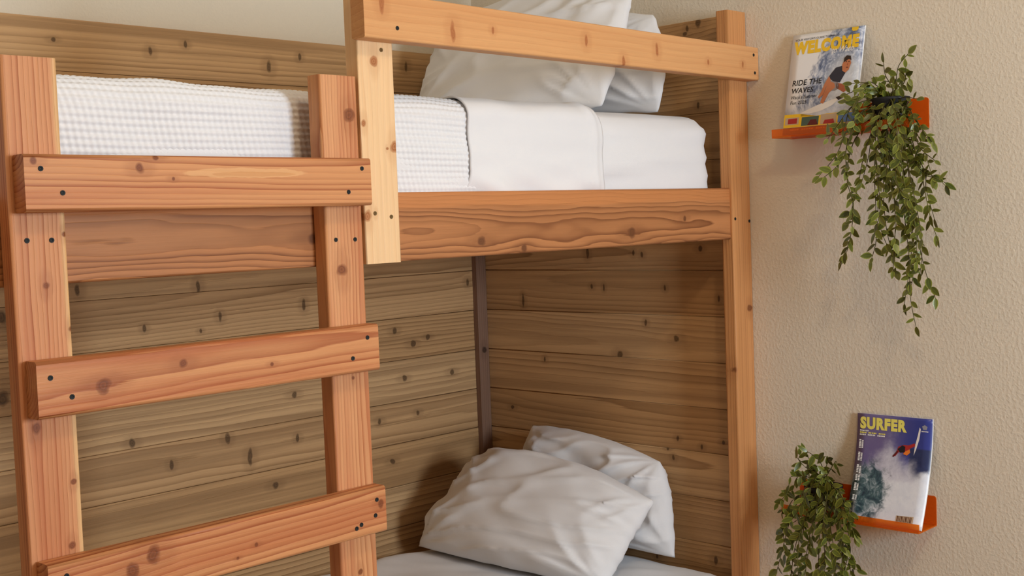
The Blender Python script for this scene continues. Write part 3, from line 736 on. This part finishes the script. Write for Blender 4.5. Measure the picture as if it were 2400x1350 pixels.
for (y0, hh, n_) in ((.665, .085, 6), (.545, .085, 6), (.36, .15, 10), (.27, .07, 5), (.185, .05, 4)):
    a.fineprint(.035, y0, .030, hh, 'white', n_, True); a.fineprint(.072, y0, .024, hh*.92, 'white', n_, True)
a.poly('emblem', [(.865, .925), (.90, .94), (.935, .925), (.925, .895), (.88, .895)], 'grey')
a.fineprint(.86, .872, .09, .011, 'white', 5)
a.poly('surfboard', [(.775, .645), (.80, .70), (.835, .80), (.85, .895), (.835, .915), (.815, .84), (.785, .74)], 'board', .0004)
a.poly('surfer_suit', [(.50, .620), (.55, .665), (.57, .715), (.64, .735), (.70, .735), (.78, .760), (.79, .735), (.72, .705), (.66, .665), (.58, .665), (.54, .625)], 'red', .0007)
a.poly('surfer_suit', [(.56, .69), (.62, .73), (.66, .72), (.66, .67), (.60, .66)], 'black', .0009)
a.poly('surfer_arm', [(.50, .620), (.515, .612), (.575, .665), (.56, .68)], 'darkred', .0008)
a.poly('surfer_suit', [(.66, .675), (.72, .700), (.73, .670), (.69, .640), (.64, .650)], 'orange', .0008)
a.poly('barcode_box', [(.655, .030), (.880, .045), (.880, .105), (.655, .098)], 'tan', .0004)
for k in range(11): a.poly('barcode_bar', [(.67+k*.018, .048), (.677+k*.018+.004*(k % 3 == 0), .048), (.677+k*.018+.004*(k % 3 == 0), .098), (.67+k*.018, .098)], 'brown', .0006, False)

# ------------------------------------------------------------------ trailing plants
def leaf_meshes():
    out = []
    for k, (wd, curl, fold) in enumerate(((.40, .10, .10), (.46, -.06, .14), (.36, .18, .08), (.50, .05, .05), (.42, -.14, .12))):
        n = 6; vl = []; uvs = []; fl = []
        for i in range(n+1):
            f = i/n; hw = wd/2*(math.sin(math.pi*f**.82)**.85) if 0 < i < n else 0.0
            z0 = -curl*f*f
            for sx in (-1, 0, 1): vl.append((f, sx*hw, z0+abs(sx)*fold*hw*1.6)); uvs.append((f, .5+.5*sx))
        for i in range(n):
            a_ = i*3
            for q in (0, 1): fl.append((a_+q, a_+3+q, a_+4+q, a_+1+q))
        me = bpy.data.meshes.new('leaf'); me.from_pydata(vl, [], fl); me.materials.append(M_LEAF)
        uvl = me.uv_layers.new(name='uv')
        for lp in me.loops: uvl.data[lp.index].uv = uvs[lp.vertex_index]
        me.polygons.foreach_set('use_smooth', [True]*len(me.polygons)); me.update(); out.append(me)
    return out
LEAF = leaf_meshes()
def catmull(pts, n):
    P = [pts[0]]+list(pts)+[pts[-1]]; out = []
    for i in range(1, len(P)-2):
        for k in range(n):
            t_ = k/n; p0, p1, p2, p3 = P[i-1], P[i], P[i+1], P[i+2]
            out.append(.5*((2*p1)+(p2-p0)*t_+(2*p0-5*p1+4*p2-p3)*t_*t_+(3*p1-p0-3*p2+p3)*t_**3))
    out.append(P[-2]); return out
def tube(name, pts, r0, r1, mat, parent, seg=5):
    org = pts[0]; vl = []; fl = []
    for i, p in enumerate(pts):
        tg = (pts[min(i+1, len(pts)-1)]-pts[max(i-1, 0)]).normalized()
        a_ = tg.orthogonal().normalized(); b_ = tg.cross(a_); r = r0+(r1-r0)*i/(len(pts)-1)
        for k in range(seg):
            an = 2*math.pi*k/seg; vl.append(p+a_*(r*math.cos(an))+b_*(r*math.sin(an))-org)
    for i in range(len(pts)-1):
        for k in range(seg): q = i*seg+k; w_ = i*seg+(k+1) % seg; fl.append((q, w_, w_+seg, q+seg))
    return mesh_obj(name, vl, fl, mat, parent, Matrix.Translation(org), True)
def plant(label, centre, zb, stems, seed, spacing, ph=.076):
    r = random.Random(seed)
    e = tag(empty('trailing_plant', (centre[0], centre[1], zb)), label, 'plant')
    W_ = Matrix.Translation((centre[0], centre[1], zb))
    lathe('pot', [(.001, 0), (.033, 0), (.036, .004), (.0445, ph-.008), (.0465, ph-.006), (.0465, ph), (.043, ph), (.042, ph-.014), (.001, ph-.014)], M_POT, e, W_, 28)
    lathe('soil', [(.001, ph-.010), (.02, ph-.008), (.042, ph-.013)], M_SOIL, e, W_, 20)
    root = Vector((centre[0], centre[1], zb+ph-.012)); found = []
    for (px, depth) in stems:
      for rep in range(2):
        if rep and len(px) < 4 and r.random() < .3: continue
        pts = [root+Vector((r.uniform(-.02, .015), r.uniform(-.022, .022), 0))]
        n = len(px) if not rep else max(2, len(px)-(r.random() < .6)); jt = 4 if not rep else 15; ddx = r.uniform(-.035, .03) if rep else 0
        for i, (u_, v_) in enumerate(px[:n]):
            f = (i+1)/n; xd = centre[0]+(depth+ddx-centre[0])*min(1, f*1.7)+r.uniform(-.014, .014)
            pts.append(hit(u_+r.uniform(-jt, jt), v_+r.uniform(-jt, jt), 0, min(xd, -.014)))
        cp = catmull(pts, 6)
        st = tube('stem', cp, .0016, .0008, M_STEM if r.random() < .6 else M_STEM2, e)
        acc = r.uniform(.2, .8)*spacing; side = 1
        for i in range(1, len(cp)):
            seg = (cp[i]-cp[i-1]); ln = seg.length
            if ln < 1e-6: continue
            acc += ln; last = i == len(cp)-1
            while acc > spacing or last:
                acc -= spacing*r.uniform(.75, 1.3); tg = seg.normalized(); side = -side
                out = Vector((r.uniform(-.9, .25), r.uniform(-1, 1), r.uniform(-.6, .5)))
                lat = tg.cross(Vector((-1, 0, 0)))
                if lat.length < .1: lat = Vector((0, 1, 0))
                d = (tg*r.uniform(.2, .9)+lat.normalized()*side*r.uniform(.5, 1.1)+out*.55+Vector((0, 0, -.25))).normalized()
                if last: d = (tg+out*.3).normalized()
                nrm_ = Vector((-1, r.uniform(-.8, .8), r.uniform(-.4, .9))); nrm_ = nrm_-d*nrm_.dot(d)
                if nrm_.length < .05: nrm_ = d.orthogonal()
                L_ = r.uniform(.019, .034)
                m_ = frame(d, nrm_, cp[i]-seg*r.random()*.3) @ Matrix.Diagonal((L_, L_*r.uniform(.9, 1.3), L_, 1))
                ex = (m_ @ Vector((1, 0, 0))).x
                if ex < -.005 and m_.translation.x < -.004: found.append((L_, m_, st, r.choice(LEAF)))
                if last: break
    # the largest leaves are parts of their stem; the small ones too many to pick apart make one mass
    found.sort(key=lambda q: -q[0])
    for (L_, m_, st, me) in found[:298]: link(bpy.data.objects.new('leaf', me), st, m_)
    vl, fl, uvs = [], [], []
    for (L_, m_, st, me) in found[298:]:
        b = len(vl); vl += [m_ @ v.co-root for v in me.vertices]; fl += [tuple(q+b for q in p.vertices) for p in me.polygons]
        ul = me.uv_layers[0].data; uvs += [tuple(ul[k].uv) for p in me.polygons for k in p.loop_indices]
    if fl:
        o = mesh_obj('small_leaves', vl, fl, M_LEAF, e, Matrix.Translation(root), True); o['kind'] = 'stuff'
        uvl = o.data.uv_layers.new(name='uv')
        for k, q in enumerate(uvs): uvl.data[k].uv = q
O1 = [([(2095, 195), (2110, 155), (2128, 122)], -.06), ([(2062, 205), (2032, 188), (2005, 210), (1985, 222)], -.11), ([(2112, 190), (2132, 172), (2135, 190)], -.08),
      ([(2050, 215), (2020, 225), (1990, 240)], -.12), ([(2045, 232), (2000, 252), (1965, 292), (1942, 322)], -.14), ([(2040, 250), (1992, 290), (1965, 352), (1948, 378), (1922, 410)], -.15),
      ([(2050, 262), (2003, 332), (1985, 420), (1995, 480), (1990, 560), (1969, 612)], -.15), ([(2060, 262), (2030, 360), (2010, 440), (1988, 520)], -.14),
      ([(2070, 262), (2050, 380), (2056, 480), (2050, 560), (2039, 612)], -.15), ([(2085, 262), (2085, 380), (2095, 480), (2100, 560), (2092, 640)], -.16),
      ([(2096, 262), (2110, 380), (2120, 500), (2134, 600), (2132, 690), (2145, 766)], -.16), ([(2100, 262), (2130, 380), (2140, 480), (2150, 560), (2168, 640), (2194, 702)], -.14),
      ([(2110, 272), (2150, 380), (2166, 450), (2180, 520), (2200, 562)], -.14), ([(2120, 272), (2160, 330), (2178, 380), (2190, 420)], -.13), ([(2112, 280), (2150, 388), (2185, 412), (2218, 428)], -.13),
      ([(2102, 272), (2120, 420), (2140, 520), (2138, 600), (2118, 716)], -.14), ([(2080, 262), (2068, 420), (2075, 520), (2088, 590)], -.13), ([(2130, 262), (2165, 300), (2186, 330)], -.12),
      ([(2105, 230), (2125, 225), (2150, 235)], -.10), ([(2090, 210), (2075, 175), (2070, 150)], -.07), ([(2075, 240), (2060, 310), (2065, 370), (2105, 440)], -.15), ([(2095, 250), (2115, 330), (2100, 420), (2125, 470)], -.17)]
plant('long trailing leafy green plant hanging from the shelf with the visitor magazine', (-.053, -1.519), 1.6595, O1, 5, .0165)
O2 = [([(1925, 1110), (1905, 1085), (1885, 1062)], -.07), ([(1930, 1105), (1940, 1075), (1925, 1068)], -.06), ([(1940, 1105), (1955, 1085), (1962, 1095)], -.06), ([(1910, 1105), (1880, 1085), (1868, 1072)], -.09),
      ([(1900, 1120), (1870, 1120), (1855, 1150), (1838, 1165), (1832, 1200)], -.12), ([(1900, 1140), (1870, 1180), (1850, 1230), (1832, 1300), (1815, 1345)], -.15), ([(1910, 1150), (1885, 1210), (1865, 1290), (1850, 1370), (1846, 1450)], -.16),
      ([(1920, 1150), (1905, 1230), (1895, 1310), (1880, 1400), (1886, 1500)], -.16), ([(1925, 1150), (1925, 1240), (1920, 1320), (1915, 1420), (1920, 1520)], -.17), ([(1935, 1150), (1945, 1240), (1955, 1320), (1950, 1400), (1960, 1480)], -.16),
      ([(1945, 1145), (1965, 1210), (1975, 1280), (1990, 1330), (1985, 1400)], -.15), ([(1955, 1145), (1980, 1200), (1995, 1240), (2005, 1262)], -.13), ([(1950, 1140), (1975, 1170), (1990, 1200)], -.12),
      ([(1945, 1150), (1960, 1250), (1985, 1300), (2010, 1322)], -.14), ([(1915, 1130), (1890, 1160), (1870, 1200), (1835, 1245)], -.15), ([(1930, 1140), (1935, 1200), (1940, 1270), (1930, 1340), (1940, 1420)], -.18),
      ([(1905, 1150), (1880, 1240), (1880, 1320), (1865, 1380), (1862, 1440)], -.14), ([(1940, 1150), (1970, 1240), (1970, 1330), (1968, 1400)], -.17), ([(1920, 1110), (1900, 1100), (1890, 1120)], -.10), ([(1935, 1115), (1925, 1130), (1905, 1180)], -.12)]
plant('bushy trailing green plant hanging from the shelf with the blue surf magazine', (-.053, -1.312), .6635, O2, 11, .0160)
